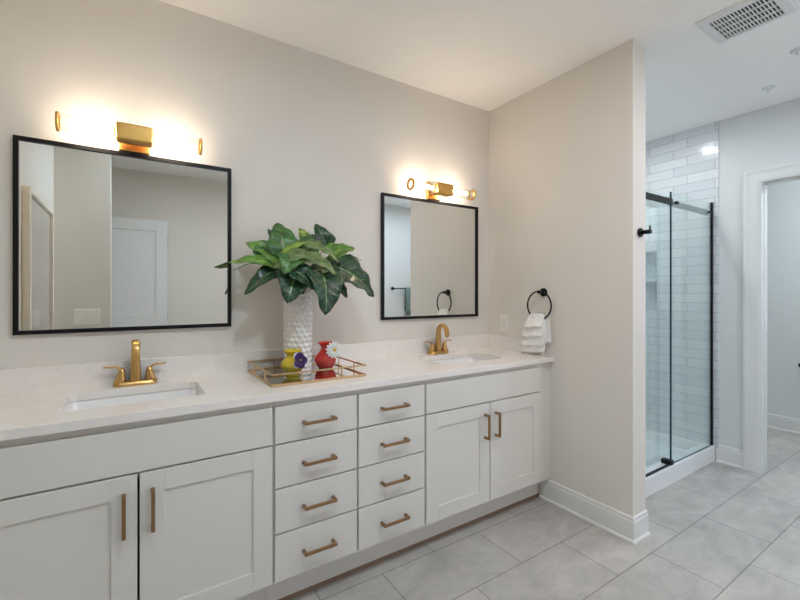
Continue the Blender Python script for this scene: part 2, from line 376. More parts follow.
# panel door standing against the back wall, seen in the left mirror
dx0, dx1, dyf, dzt = -0.42, 0.352, -BK+0.075, 2.185
d1 = MB()
st = 0.115
d1.box((dx0, dyf, 0.012), (dx0+st, dyf-0.035, dzt)).box((dx1-st, dyf, 0.012), (dx1, dyf-0.035, dzt))
for z0, z1 in ((0.012, 0.24), (0.98, 1.12), (dzt-0.125, dzt)): d1.box((dx0+st, dyf, z0), (dx1-st, dyf-0.035, z1))
door = struct('door_1', d1, M['trim'], 'white panelled door seen in the left mirror', bevel=0.002)
MB().box((dx0+st, dyf-0.010, 0.24), (dx1-st, dyf-0.026, 0.98)).box((dx0+st, dyf-0.010, 1.12), (dx1-st, dyf-0.026, dzt-0.125)).build('door_panel', M['trim'], door)
kb = MB().cyl((dx0+0.06, dyf, 1.0), (dx0+0.06, dyf+0.012, 1.0), 0.03).cyl((dx0+0.06, dyf+0.012, 1.0), (dx0+0.06, dyf+0.04, 1.0), 0.01).box((dx0+0.05, dyf+0.035, 0.99), (dx0+0.17, dyf+0.048, 1.01))
kb.build('door_handle', M['black'], door)
hg = MB()
for z in (0.3, 1.1, 1.95): hg.box((dx1-0.004, dyf-0.035, z-.05), (dx1+0.004, -BK, z+.05))
hg.build('hinge', M['black'], door)

# ---------------------------------------------------------------- recessed lights (out of frame; all but the shower's added as fill)
def downlight(x, y, m, label, z=H, r0=0.070):
    t = thing('recessed_ceiling_light', (x, y, z), label, 'ceiling light', 'recessed ceiling lights out of frame')
    r = MB(); n = 36
    r.lathe([(r0, -0.002), (0.095, -0.002), (0.095, -0.010), (0.090, -0.013), (r0, -0.010)], (x, y, z), n, cap=False)
    r.build('trim_ring', M['trim'], t, smooth=True)
    MB().lathe([(0.0, -0.002), (r0, -0.002), (r0, -0.006), (0.0, -0.006)], (x, y, z), n).build('lens', m, t)
for (x, y, k_, l) in ((0.45, -1.72, 'a', 'round ceiling downlight over the left sink aisle'), (1.40, -1.80, 'b', 'round ceiling downlight in the middle of the aisle'), (2.60, -2.00, 'c', 'round ceiling downlight nearest the window'), (3.40, -2.40, 'd', 'round ceiling downlight before the shower')):  # unseen lamps added as fill for the main room
    downlight(x, y, M['can_'+k_], l)
downlight(3.25, -0.58, M['can_cool'], 'round ceiling downlight inside the shower', r0=0.045)
downlight(4.75, -1.75, M['can_wc'], 'round ceiling downlight in the toilet room')  # lamp added out of view to brighten the toilet room

# ---------------------------------------------------------------- vanity cabinets
ZT = 0.915; ZC = 0.947; DF = 0.545; DD = 0.565
def pull(mb_parent, p0, p1, depth0, out=0.030, t=0.012):
    """square bar pull with two posts; p0,p1 = (x,z) ends"""
    b = MB(); (xa, za), (xb, zb) = p0, p1; y0 = -depth0; y1 = -depth0-out
    hx = t/2 if xa == xb else 0; hz = t/2 if za == zb else 0
    if hz: # horizontal
        b.box((xa, y1, za-hz), (xb, y1-t*0.9, za+hz)); b.box((xa, y0, za-hz), (xa+t, y1, za+hz)); b.box((xb-t, y0, za-hz), (xb, y1, za+hz))
    else:
        b.box((xa-hx, y1, za), (xa+hx, y1-t*0.9, zb)); b.box((xa-hx, y0, za), (xa+hx, y1, za+t)); b.box((xa-hx, y0, zb-t), (xa+hx, y1, zb))
    return b.build('handle', M['brass'], mb_parent, bevel=0.0012)
def slab(name, x0, x1, z0, z1, parent):
    return MB().box((x0, -DF-0.0005, z0), (x1, -DD, z1)).build(name, M['cabinet'], parent, bevel=0.0018)
def shaker(x0, x1, z0, z1, parent, s=0.075):
    b = MB()
    b.box((x0, -DF-0.0005, z0), (x0+s, -DD, z1)).box((x1-s, -DF-0.0005, z0), (x1, -DD, z1))
    b.box((x0+s, -DF-0.0005, z0), (x1-s, -DD, z0+s)).box((x0+s, -DF-0.0005, z1-s), (x1-s, -DD, z1))
    o = b.build('door', M['cabinet'], parent, bevel=0.0012)
    MB().box((x0+s-.001, -DF-0.001, z0+s-.001), (x1-s+.001, -DD+0.007, z1-s+.001)).build('door_panel', M['cabinet'], o)
    return o
def carcass(x0, x1, parent, left_fill=0, right_fill=0):
    b = MB(); y1 = -DF+0.018
    b.box((x0, -0.004, 0.15), (x0+0.016, y1, ZT-.001)).box((x1-0.016, -0.004, 0.15), (x1, y1, ZT-.001))
    b.box((x0+.016, -0.004, 0.15), (x1-.016, y1, 0.166)).box((x0+.016, -0.004, 0.166), (x1-.016, -0.012, ZT-.001))
    b.build('body', M['cabinet'], parent)
    f = MB()
    f.box((x0, y1, 0.15), (x0+0.03+left_fill, -DF, ZT-.001)).box((x1-0.03-right_fill, y1, 0.15), (x1, -DF, ZT-.001))
    f.box((x0+.03+left_fill, y1, 0.15), (x1-.03-right_fill, -DF, 0.19)).box((x0+.03+left_fill, y1, 0.865), (x1-.03-right_fill, -DF, ZT-.001))
    f.build('face_frame', M['cabinet'], parent)
    MB().box((x0, -0.448, 0.022), (x1, -0.462, 0.1495)).build('toe_kick', M['cabinet'], parent)
    k = MB().box((x0, -0.440, 0.0), (x1, -0.447, 0.1)).box((x0, -0.447, 0.0), (x1, -0.4635, 0.0215)); k.build('plinth', M['brown'], parent)
def sink_cabinet(x0, x1, a, m_, b_, label, lf, rf):
    t = thing('vanity_cabinet', ((x0+x1)/2, -0.27, 0), label, 'cabinet', 'two-door sink cabinets of the vanity')
    carcass(x0, x1, t, lf, rf)
    MB().box((x0+.03+lf, -DF+.018, 0.715), (x1-.03-rf, -DF, 0.765)).build('rail', M['cabinet'], t)
    slab('false_front', a, b_, 0.737, 0.888, t)
    g = 0.0035
    l = shaker(a, m_-g, 0.168, 0.730, t); r = shaker(m_+g, b_, 0.168, 0.730, t)
    pull(l, (m_-0.042, 0.533), (m_-0.042, 0.673), DD); pull(r, (m_+0.042, 0.533), (m_+0.042, 0.673), DD)
def drawer_cabinet(x0, x1, a, b_, label):
    t = thing('drawer_cabinet', ((x0+x1)/2, -0.27, 0), label, 'cabinet', 'four-drawer cabinets between the sinks')
    carcass(x0, x1, t)
    k = MB()
    for z in (0.7325, 0.5495, 0.3635): k.box((x0+.03, -DF+.018, z-.02), (x1-.03, -DF, z+.02))
    k.build('rail', M['cabinet'], t)
    c = (a+b_)/2
    for z0, z1 in ((0.736, 0.888), (0.553, 0.729), (0.367, 0.546), (0.170, 0.360)):
        d = slab('drawer', a, b_, z0, z1, t)
        zz = (z0+z1)/2 - 0.002
        pull(d, (c-0.073, zz), (c+0.073, zz), DD)
sink_cabinet(-0.494, 0.4865, -0.436, 0.022, 0.482, 'white shaker vanity cabinet with two doors under the left sink', 0.03, -0.02)
drawer_cabinet(0.4875, 0.8715, 0.4935, 0.867, 'white four-drawer cabinet with bronze pulls next to the left sink cabinet')
drawer_cabinet(0.8725, 1.2585, 0.877, 1.2535, 'white four-drawer cabinet with bronze pulls next to the right sink cabinet')
sink_cabinet(1.2595, 2.283, 1.2655, 1.7195, 2.173, 'white shaker vanity cabinet with two doors under the right sink by the partition', -0.02, 0.085)

# ---------------------------------------------------------------- countertop with undermount sinks
SINKS = [(0.023, 'white undermount sink set into the left of the vanity top'), (1.748, 'white undermount sink set into the right of the vanity top')]
SW, SD, SY = 0.466, 0.305, -0.277
def with_holes(mb, cutters):
    bm = mb.bm; bmesh.ops.recalc_face_normals(bm, faces=bm.faces[:])
    me = bpy.data.meshes.new('c'); bm.to_mesh(me); bm.free(); o = bpy.data.objects.new('c', me); C.objects.link(o)
    cuts = []
    for r in cutters:
        cm = bpy.data.meshes.new('k'); b = r.bm; bmesh.ops.recalc_face_normals(b, faces=b.faces[:]); b.to_mesh(cm); b.free()
        c = bpy.data.objects.new('k', cm); C.objects.link(c); cuts.append(c)
        md = o.modifiers.new('b', 'BOOLEAN'); md.operation = 'DIFFERENCE'; md.solver = 'EXACT'; md.object = c
    dg = bpy.context.evaluated_depsgraph_get(); dg.update()
    me2 = bpy.data.meshes.new_from_object(o.evaluated_get(dg))
    for c in cuts: bpy.data.objects.remove(c)
    bpy.data.objects.remove(o)
    out = MB(); out.bm.free(); out.bm = bmesh.new(); out.bm.from_mesh(me2); return out
ct = thing('countertop', (0.9, -0.29, ZT), 'long white quartz vanity top with backsplash running wall to partition', 'countertop')
cut = [MB().rings([rrect(sx, SY, SW, SD, 0.03, ZT-0.02), rrect(sx, SY, SW, SD, 0.03, ZC+0.02)]) for sx, _ in SINKS]
slabmb = with_holes(MB().box((-0.494, -0.001, ZT), (XP-0.001, -0.580, ZC)), cut)
for f in slabmb.bm.faces: f.smooth = False
slabmb.build('top', M['quartz'], ct, bevel=0.0018)
MB().box((-0.494, -0.001, ZC), (XP-0.001, -0.020, 1.051)).build('backsplash', M['quartz'], ct, bevel=0.001)
MB().box((XP-0.020, -0.0205, ZC), (XP-0.001, -0.505, 1.047)).build('side_splash', M['quartz'], ct, bevel=0.001)
def sink(sx, label):
    t = thing('sink', (sx, SY, ZT-0.17), label, 'sink', 'sinks in the vanity top')
    b = MB(); zt = ZT-0.0005
    R = []
    for (w_, h_, r, z) in ((SW+0.05, SD+0.05, 0.045, zt), (SW+0.012, SD+0.012, 0.035, zt), (SW+0.004, SD+0.004, 0.035, zt-0.006), (SW-0.012, SD-0.012, 0.045, zt-0.11), (SW-0.06, SD-0.06, 0.06, zt-0.133), (SW-0.16, SD-0.14, 0.05, zt-0.14), (0.05, 0.05, 0.024, zt-0.145)):
        R.append(rrect(sx, SY, w_, h_, r, z))
    outer = []
    for (w_, h_, r, z) in ((0.06, 0.06, 0.024, zt-0.155), (SW-0.03, SD-0.03, 0.06, zt-0.150), (SW+0.02, SD+0.02, 0.045, zt-0.11), (SW+0.03, SD+0.03, 0.045, zt-0.012), (SW+0.05, SD+0.05, 0.045, zt-0.010)):
        outer.append(rrect(sx, SY, w_, h_, r, z))
    b.rings(R+outer, closed=True, smooth=True)
    b.build('basin', M['porcelain'], t)
    MB().lathe([(0.0, 0), (0.020, 0), (0.026, 0.002), (0.027, 0.004), (0.022, 0.005), (0.012, 0.002), (0.0, 0.002)], (sx, SY, zt-0.1445), 24, cap=False).build('drain', M['gold'], t)
for sx, l in SINKS: sink(sx, l)

# ---------------------------------------------------------------- faucets
def faucet(fx, label):
    fy = -0.062; z = ZC
    t = thing('faucet', (fx, fy, z), label, 'faucet', 'faucets behind the sinks')
    b = MB(); b.rings([rrect(fx, fy, 0.170, 0.056, 0.026, z), rrect(fx, fy, 0.166, 0.052, 0.025, z+0.008), rrect(fx, fy, 0.154, 0.042, 0.020, z+0.017)], smooth=False)
    b.build('base', M['gold'], t, bevel=0.001)
    pts, sz = [], []
    N = 8
    for k in range(N):
        u = k/(N-1); pts.append((fx, fy+0.002-0.004*u, z+0.012+0.125*u)); sz.append((0.044-0.010*u, 0.040-0.014*u))
    cy, cz, R = fy-0.002-0.046, z+0.137, 0.046
    for k in range(1, 17):
        a = k/16*math.radians(172); pts.append((fx, cy+R*math.cos(a), cz+0.058*math.sin(a))); u = k/16; sz.append((0.034-0.003*u, 0.026-0.008*u))
    pts.append((fx, cy-R-0.001, cz-0.014)); sz.append((0.030, 0.018))
    MB().sweep(pts, sz, (1, 0, 0), n=20, sq=3.2).build('spout', M['gold'], t, bevel=0.0008)
    MB().cyl((fx, cy-R-0.001, cz-0.012), (fx, cy-R-0.001, cz-0.020), 0.009).build('aerator', M['gold'], t)
    for s in (-1, 1):
        hx = fx+s*0.056
        hb = MB().rings([rrect(hx+s*0.003, fy, 0.052, 0.044, 0.018, z+0.012), rrect(hx, fy, 0.040, 0.036, 0.015, z+0.030), rrect(hx-s*0.004, fy, 0.024, 0.024, 0.010, z+0.062), rrect(hx-s*0.003, fy, 0.018, 0.018, 0.008, z+0.076)], smooth=True).build('handle', M['gold'], t)
        p = []; zz = []
        for k in range(12):
            u = k/11
            p.append((hx+s*(-0.006+0.068*u), fy-0.001, z+0.070+0.014*(1-(1-min(1, u*2.2))**2)+0.002*u)); zz.append((0.018-0.005*u, 0.010-0.004*u))
        MB().sweep(p, zz, (0, 1, 0), n=12, sq=3).build('lever', M['gold'], hb)
faucet(0.018, 'brushed gold centerset faucet behind the left sink')
faucet(1.742, 'brushed gold centerset faucet behind the right sink')

# ---------------------------------------------------------------- mirrors
def mirror(cx, label):
    z0, z1, hw, dep, fw = 1.186, 1.992, 0.4135, 0.022, 0.017
    t = thing('wall_mirror', (cx, 0, z0), label, 'mirror', 'mirrors above the vanity')
    b = MB()
    b.box((cx-hw, -0.001, z0), (cx-hw+fw, -dep, z1)).box((cx+hw-fw, -0.001, z0), (cx+hw, -dep, z1))
    b.box((cx-hw+fw, -0.001, z0), (cx+hw-fw, -dep, z0+fw)).box((cx-hw+fw, -0.001, z1-fw), (cx+hw-fw, -dep, z1))
    b.build('frame', M['black'], t, bevel=0.001)
    MB().box((cx-hw+fw, -0.002, z0+fw), (cx+hw-fw, -0.012, z1-fw)).build('mirror_glass', M['mirror'], t)
mirror(0.0165, 'square black framed mirror above the left sink')
mirror(1.7385, 'square black framed mirror above the right sink, next to the corner')

# ---------------------------------------------------------------- vanity lights
def sconce(cx, label):
    zc, dc, R, L = 2.047, 0.110, 0.036, 0.262
    t = thing('vanity_light', (cx, 0, zc), label, 'wall light', 'vanity lights above the mirrors')
    MB().box((cx-0.060, -0.001, 1.998), (cx+0.060, -0.026, 2.112)).build('backplate', M['gold_satin'], t, bevel=0.003)
    MB().cyl((cx, -0.024, zc), (cx, -dc+0.03, zc), 0.018).build('arm', M['gold_satin'], t)
    MB().box((cx-0.067, -dc+0.036, zc-0.036), (cx+0.067, -dc-0.036, zc+0.036)).build('center_block', M['gold_satin'], t, bevel=0.008, seg=3)
    for s in (-1, 1):
        a, b = cx+s*0.067, cx+s*L
        tb = MB().lathe([(R-0.002, 0), (R, 0), (R, abs(b-a)*s), (R-0.002, abs(b-a)*s), ], (a, -dc, zc), 40, 'X', cap=False)
        tb = tb.build('glass_tube', M['tube'], t, smooth=True)
        MB().lathe([(0.0255, -s*0.006), (0.0385, -s*0.006), (0.0390, -s*0.003), (0.0385, s*0.003), (0.0255, s*0.003), (0.0255, -s*0.006)], (b, -dc, zc), 40, 'X', cap=False).build('end_ring', M['gold_satin'], t, smooth=False)
        MB().lathe([(0.0, 0), (0.016, 0), (0.016, s*0.004), (0.0125, s*0.005), (0.0125, s*0.010), (0, s*0.010)], (a, -dc, zc), 28, 'X', cap=False).build('socket', M['gold_satin'], t)
        MB().lathe([(0.0, 0), (0.010, 0), (0.012, s*0.008), (0.012, s*0.128), (0.008, s*0.138), (0.0, s*0.141)], (a+s*0.010, -dc, zc), 20, 'X', cap=False).build('bulb', M['bulb'], t, smooth=True)
sconce(0.014, 'gold vanity light with two glowing glass tubes above the left mirror')
sconce(1.742, 'gold vanity light with two glowing glass tubes above the right mirror')

# ---------------------------------------------------------------- tray and what stands on it
tx0, tx1, ty0, ty1, tz = 0.508, 0.970, -0.024, -0.464, ZC
t = thing('tray', ((tx0+tx1)/2, (ty0+ty1)/2, tz), 'rectangular gold mirrored tray with open rails on the countertop', 'tray')
r = 0.0055
b = MB()
for z in (tz+0.0005, tz+0.050):
    hh = 0.011 if z < tz+0.01 else 0.0065
    b.box((tx0, ty0, z), (tx0+0.009, ty1, z+hh)).box((tx1-0.009, ty0, z), (tx1, ty1, z+hh))
    b.box((tx0+.009, ty0, z), (tx1-.009, ty0-0.009, z+hh)).box((tx0+.009, ty1+0.009, z), (tx1-.009, ty1, z+hh))
for u in (0.30, 0.72):
    x = tx0+(tx1-tx0)*u; y = ty0+(ty1-ty0)*u
    for yy in (ty0-0.0075, ty1+0.0015): b.box((x-.003, yy, tz+0.011), (x+.003, yy+0.006, tz+0.051))
    for xx in (tx0+0.0015, tx1-0.0075): b.box((xx, y-.003, tz+0.011), (xx+0.006, y+.003, tz+0.051))
b.build('frame', M['tray_gold'], t, bevel=0.0008)
MB().box((tx0+0.009, ty0-0.009, tz+0.002), (tx1-0.009, ty1+0.009, tz+0.006)).build('mirror_base', M['mirror'], t)
TZ = tz+0.0062

# tall dimpled vase
vx, vy, vh, vr = 0.735, -0.150, 0.398, 0.074
def hobnail_vase():
    b = MB(); nu, nv = 144, 150; rs = []
    rows = 15; cols = 15
    def rad(a, z):
        v_ = z/vh*rows; ri = math.floor(v_); uu = a/(2*PI)*cols + (0.5 if ri % 2 else 0)
        du = (uu-math.floor(uu)-0.5); dv = (v_-ri-0.5)
        d = math.sqrt((du*1.0)**2+(dv*0.95)**2)
        h = max(0, 1-(d/0.40)**2)
        edge = min(1, z/0.012, (vh-z)/0.012)
        return vr-0.001-0.0095*math.sqrt(h)*max(0, edge)
    for j in range(nv+1):
        z = vh*j/nv
        rs.append([(vx+rad(2*PI*k/nu, z)*math.cos(2*PI*k/nu), vy+rad(2*PI*k/nu, z)*math.sin(2*PI*k/nu), TZ+z) for k in range(nu)])
    for (rr, z) in ((vr-0.011, vh), (vr-0.012, 0.02), (0.004, 0.012)):
        rs.append([(vx+rr*math.cos(2*PI*k/nu), vy+rr*math.sin(2*PI*k/nu), TZ+z) for k in range(nu)])
    b.rings(rs)
    return b
o = hobnail_vase().build('vase', M['vase'])
tag(o, 'tall white dimpled ceramic cylinder vase holding the green foliage', 'vase')

def petal_flower(c, nrm, layers, m, name, parent, n=14, cup=0.3):
    """rounded petals round a centre; layers = [(count, length, width, lift, twist)]"""
    c = Vector(c); N = Vector(nrm).normalized(); U = N.orthogonal().normalized(); V = N.cross(U); b = MB()
    for (cnt, L, W, lift, tw) in layers:
        for k in range(cnt):
            a = 2*PI*k/cnt+tw; d = U*math.cos(a)+V*math.sin(a); s = N.cross(d)
            rows = []
            for i in range(7):
                u = i/6; wd = W/2*math.sin(PI*min(0.98, 0.12+0.80*u))**0.7*(1 if u < 0.9 else 0.75)
                base = c+d*(L*u)+N*(lift*u+0.003*math.sin(u*3))
                rows.append([base+s*wd*q+N*(cup*wd*abs(q)*0.6) for q in (-1, -0.5, 0, 0.5, 1)])
            vs = [p for r_ in rows for p in r_]; vs2 = [p-N*0.0008 for p in vs]
            fs = []
            for i in range(6):
                for j in range(4): q = i*5+j; fs.append((q, q+1, q+6, q+5))
            m_ = len(vs); fs += [tuple(x+m_ for x in reversed(f)) for f in fs]
            b.verts(vs+vs2, fs, True)
    return b.build(name, m, parent)

# yellow bud vase with a pansy on its front
px, py = 0.664, -0.277
t = thing('bud_vase', (px, py, TZ), 'small yellow glazed bud vase with a purple pansy on the mirrored tray', 'vase', 'bud vases on the tray')
MB().lathe([(a*1.12, b*1.05) for a, b in [(0.0, 0), (0.030, 0), (0.031, 0.003), (0.028, 0.010), (0.036, 0.020), (0.048, 0.034), (0.053, 0.050), (0.048, 0.066), (0.036, 0.078), (0.027, 0.086), (0.025, 0.093), (0.029, 0.102), (0.039, 0.112), (0.041, 0.116), (0.038, 0.119), (0.026, 0.106), (0.021, 0.092), (0.030, 0.076), (0.0, 0.072)]], (px, py, TZ), 48, cap=False).build('body', M['yellow'], t, smooth=True)
fc = Vector((px+0.014, py-0.064, TZ+0.080)); fn = Vector((-0.25, -1, 0.2))
petal_flower(fc, fn, [(2, 0.038, 0.042, 0.002, 0.9), (3, 0.034, 0.040, 0.006, 0.2)], M['purple'], 'pansy', t)
lowp = petal_flower(fc+Vector((0.001, 0.003, 0)), fn, [(3, 0.042, 0.040, 0.001, 0.2)], M['petal'], 'pansy_edge', t)
MB().lathe([(0.0, 0), (0.006, 0), (0.005, 0.005), (0, 0.006)], fc+Vector((0, -0.009, 0.001)), 14, 'Z').build('pansy_eye', M['pollen'], t)

# red bud vase with a daisy
rx, ry = 0.873, -0.188
t = thing('bud_vase', (rx, ry, TZ), 'small red glazed bud vase with a white daisy on the mirrored tray', 'vase', 'bud vases on the tray')
MB().lathe([(a*1.05, b*1.04) for a, b in [(0.0, 0), (0.034, 0), (0.036, 0.004), (0.046, 0.018), (0.053, 0.036), (0.054, 0.050), (0.048, 0.066), (0.037, 0.080), (0.027, 0.092), (0.023, 0.102), (0.024, 0.112), (0.032, 0.124), (0.042, 0.132), (0.042, 0.135), (0.036, 0.134), (0.022, 0.120), (0.018, 0.104), (0.026, 0.086), (0.0, 0.080)]], (rx, ry, TZ), 48, cap=False).build('body', M['red'], t, smooth=True)
dc = Vector((rx+0.022, ry-0.062, TZ+0.104)); dn = Vector((-0.25, -1, 0.15))
petal_flower(dc, dn, [(14, 0.045, 0.018, 0.004, 0), (11, 0.032, 0.015, 0.009, 0.2)], M['petal'], 'daisy', t)
MB().lathe([(0.009, 0), (0.008, -0.004), (0.004, -0.007), (0.0, -0.008)], dc+Vector((0, -0.006, 0.001)), 18, 'Y', cap=False).build('daisy_centre', M['pollen'], t, smooth=True)
MB().tube([dc+Vector((0, 0.002, 0)), dc+Vector((-0.012, 0.020, 0.010)), Vector((rx+0.010, ry-0.006, TZ+0.138)), Vector((rx+0.002, ry, TZ+0.100))], 0.0018).build('daisy_stem', M['stem'], t)

# ---------------------------------------------------------------- foliage
F_, CY_ = 411.0, 293.4
cY, sY = math.cos(0.5797), math.sin(0.5797)
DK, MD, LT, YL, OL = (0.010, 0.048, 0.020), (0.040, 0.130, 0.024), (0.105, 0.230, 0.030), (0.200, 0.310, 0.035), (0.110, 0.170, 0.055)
# base (x,y,z), tip (x,y,z), width, tone, way the upper face looks
LEAVES = []
#LEAVES-BEGIN
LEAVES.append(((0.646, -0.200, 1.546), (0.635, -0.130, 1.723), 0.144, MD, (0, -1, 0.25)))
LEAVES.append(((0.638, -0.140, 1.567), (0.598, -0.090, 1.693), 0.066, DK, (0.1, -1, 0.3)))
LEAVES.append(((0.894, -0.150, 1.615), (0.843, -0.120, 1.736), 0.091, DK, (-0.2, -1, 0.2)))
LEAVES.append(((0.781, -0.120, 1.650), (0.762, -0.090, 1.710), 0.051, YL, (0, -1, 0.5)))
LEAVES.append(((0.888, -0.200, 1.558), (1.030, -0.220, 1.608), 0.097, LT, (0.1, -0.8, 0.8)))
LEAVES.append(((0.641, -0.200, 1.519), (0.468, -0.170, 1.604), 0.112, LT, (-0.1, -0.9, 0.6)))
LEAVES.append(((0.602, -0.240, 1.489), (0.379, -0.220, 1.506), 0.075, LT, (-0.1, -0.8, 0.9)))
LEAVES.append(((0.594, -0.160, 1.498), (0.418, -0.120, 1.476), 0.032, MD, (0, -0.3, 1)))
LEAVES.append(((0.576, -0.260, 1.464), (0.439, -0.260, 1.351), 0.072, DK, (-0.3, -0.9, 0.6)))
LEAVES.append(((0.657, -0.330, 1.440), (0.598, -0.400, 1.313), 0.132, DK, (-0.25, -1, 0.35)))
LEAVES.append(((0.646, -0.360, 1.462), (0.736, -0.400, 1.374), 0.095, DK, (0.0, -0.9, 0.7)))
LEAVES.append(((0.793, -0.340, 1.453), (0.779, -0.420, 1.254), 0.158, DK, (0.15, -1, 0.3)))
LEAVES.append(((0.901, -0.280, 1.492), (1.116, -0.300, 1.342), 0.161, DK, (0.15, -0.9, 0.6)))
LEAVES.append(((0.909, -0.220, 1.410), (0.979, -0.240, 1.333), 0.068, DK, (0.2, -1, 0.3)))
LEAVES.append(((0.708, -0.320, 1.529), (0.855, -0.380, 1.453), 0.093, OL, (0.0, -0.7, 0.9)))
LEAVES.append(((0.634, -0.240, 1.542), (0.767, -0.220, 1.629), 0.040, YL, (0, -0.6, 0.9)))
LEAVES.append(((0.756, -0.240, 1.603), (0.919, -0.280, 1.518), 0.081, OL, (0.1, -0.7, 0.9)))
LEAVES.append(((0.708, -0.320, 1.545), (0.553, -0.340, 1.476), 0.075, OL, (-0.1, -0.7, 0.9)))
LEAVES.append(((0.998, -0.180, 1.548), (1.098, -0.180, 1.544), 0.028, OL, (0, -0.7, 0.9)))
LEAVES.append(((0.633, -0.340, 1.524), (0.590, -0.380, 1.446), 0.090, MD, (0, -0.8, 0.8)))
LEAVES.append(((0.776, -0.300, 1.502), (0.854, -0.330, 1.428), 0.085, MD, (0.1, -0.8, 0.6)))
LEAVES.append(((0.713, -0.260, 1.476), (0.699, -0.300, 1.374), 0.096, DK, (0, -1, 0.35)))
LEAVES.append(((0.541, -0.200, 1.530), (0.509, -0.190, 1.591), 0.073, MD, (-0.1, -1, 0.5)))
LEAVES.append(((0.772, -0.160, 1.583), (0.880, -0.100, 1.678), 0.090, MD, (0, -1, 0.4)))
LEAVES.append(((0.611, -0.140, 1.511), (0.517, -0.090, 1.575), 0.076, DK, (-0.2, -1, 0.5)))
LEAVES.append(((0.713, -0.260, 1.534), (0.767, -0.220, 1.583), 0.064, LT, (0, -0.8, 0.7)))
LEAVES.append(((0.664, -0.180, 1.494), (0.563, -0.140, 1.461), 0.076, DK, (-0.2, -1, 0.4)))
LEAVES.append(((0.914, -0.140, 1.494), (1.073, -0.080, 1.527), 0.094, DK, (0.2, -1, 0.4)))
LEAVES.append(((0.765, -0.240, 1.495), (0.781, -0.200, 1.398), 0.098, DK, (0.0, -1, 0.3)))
#LEAVES-END
def leaf(bm_mb, cl, B, T, W, tone, nh, bend=0.10, fold=0.22):
    B, T = Vector(B), Vector(T); ax = T-B; L = ax.length; ax.normalize()
    N = Vector(nh); N = (N-ax*N.dot(ax)).normalized(); S = ax.cross(N)
    nu, nv = 14, 8; vs = []; uvs = []
    for i in range(nu+1):
        u = i/nu
        lobe = min(1, (u+0.02)/0.16)**0.55
        hw = W/2*lobe*(max(0, 1-u)**0.66)*1.62*(1-0.12*math.sin(u*PI))
        for j in range(nv+1):
            q = j/nv*2-1
            back = -0.10*L*(abs(q)**1.5)*max(0, 1-u/0.25)      # heart lobes reach behind the stalk
            p = B+ax*(L*u+back)+S*(hw*q)+N*(fold*hw*abs(q)+bend*L*math.sin(PI*u)-0.06*L*u*u + 0.012*W*math.sin(u*17+q*3)*abs(q)*4)
            vs.append(p); uvs.append((u, j/nv))
    v = [bm_mb.bm.verts.new(p) for p in vs]; uvl = bm_mb.bm.loops.layers.uv[0]
    for i in range(nu):
        for j in range(nv):
            ids = (i*(nv+1)+j, i*(nv+1)+j+1, (i+1)*(nv+1)+j+1, (i+1)*(nv+1)+j)
            try: f = bm_mb.bm.faces.new([v[k] for k in ids])
            except ValueError: continue
            f.smooth = True
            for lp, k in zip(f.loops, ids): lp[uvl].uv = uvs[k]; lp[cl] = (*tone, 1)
    return B
if LEAVES:
    t = thing('foliage_arrangement', (vx, vy, TZ+0.03), 'bunch of broad green heart-shaped leaves standing in the tall white vase', 'plant')
    lb = MB(); cl = lb.bm.loops.layers.float_color.new('tone')
    sb = MB(); neck = Vector((vx, vy, TZ+vh))
    for (B, T, W, tone, nh) in LEAVES:
        leaf(lb, cl, B, T, W, tone, nh)
        a = random.uniform(0, 6.28); q = neck+Vector((0.03*math.cos(a), 0.03*math.sin(a), 0)); Bv = Vector(B)
        mid = (q+Bv)/2+Vector((0, 0, 0.02))
        sb.tube([Vector((q.x, q.y, TZ+0.05)), q, mid, Bv, Bv+(Vector(T)-Bv)*0.08], 0.0022, 7)
    me = lb.bm
    o = bpy.data.meshes.new('leaves'); bmesh.ops.translate(me, verts=me.verts[:], vec=-world_loc(t)); me.to_mesh(o); me.free()
    oo = bpy.data.objects.new('leaves', o); C.objects.link(oo); o.materials.append(M['leaf']); oo.parent = t
    sd = oo.modifiers.new('solid', 'SOLIDIFY'); sd.thickness = 0.0009
    sb.build('stems', M['stem'], t, smooth=True)

# ---------------------------------------------------------------- partition wall: outlet, towel ring, towel, robe hook
def outlet(x, d, z, label):
    t = thing('wall_outlet', (x, -d, z-0.06), label, 'outlet')
    MB().box((x-0.001, -d-0.036, z-0.060), (x-0.006, -d+0.036, z+0.060)).build('cover_plate', M['plate'], t, bevel=0.002)
    for zz in (z-0.018, z+0.018):
        r = MB().box((x-0.006, -d-0.017, zz-0.014), (x-0.0085, -d+0.017, zz+0.014)).build('receptacle', M['socket_w'], t, bevel=0.001)
        for dd in (-0.006, 0.006): MB().box((x-0.0084, -d+dd-0.001, zz-0.002), (x-0.0089, -d+dd+0.001, zz+0.006)).build('slot', M['slot'], r)
        MB().box((x-0.0084, -d-0.002, zz-0.010), (x-0.0089, -d+0.002, zz-0.006)).build('slot', M['slot'], r)
outlet(XP, 0.157, 1.139, 'white outlet plate on the partition wall above the side splash')

RD, RZ, RR = 0.500, 1.2755, 0.0925
t = thing('towel_ring', (XP, -RD, 1.368), 'round black towel ring mounted on the partition wall', 'towel ring')
MB().cyl((XP-0.001, -RD, 1.362), (XP-0.014, -RD, 1.362), 0.027, n=32).build('wall_rose', M['black'], t, bevel=0.002)
MB().cyl((XP-0.014, -RD, 1.362), (XP-0.060, -RD, 1.364), 0.0115, n=24).build('post', M['black'], t, bevel=0.002)
MB().tube([(XP-0.052, -RD+RR*math.sin(2*PI*k/56), RZ+RR*math.cos(2*PI*k/56)) for k in range(56)], 0.0052, 12, closed=True).build('ring', M['black'], t)

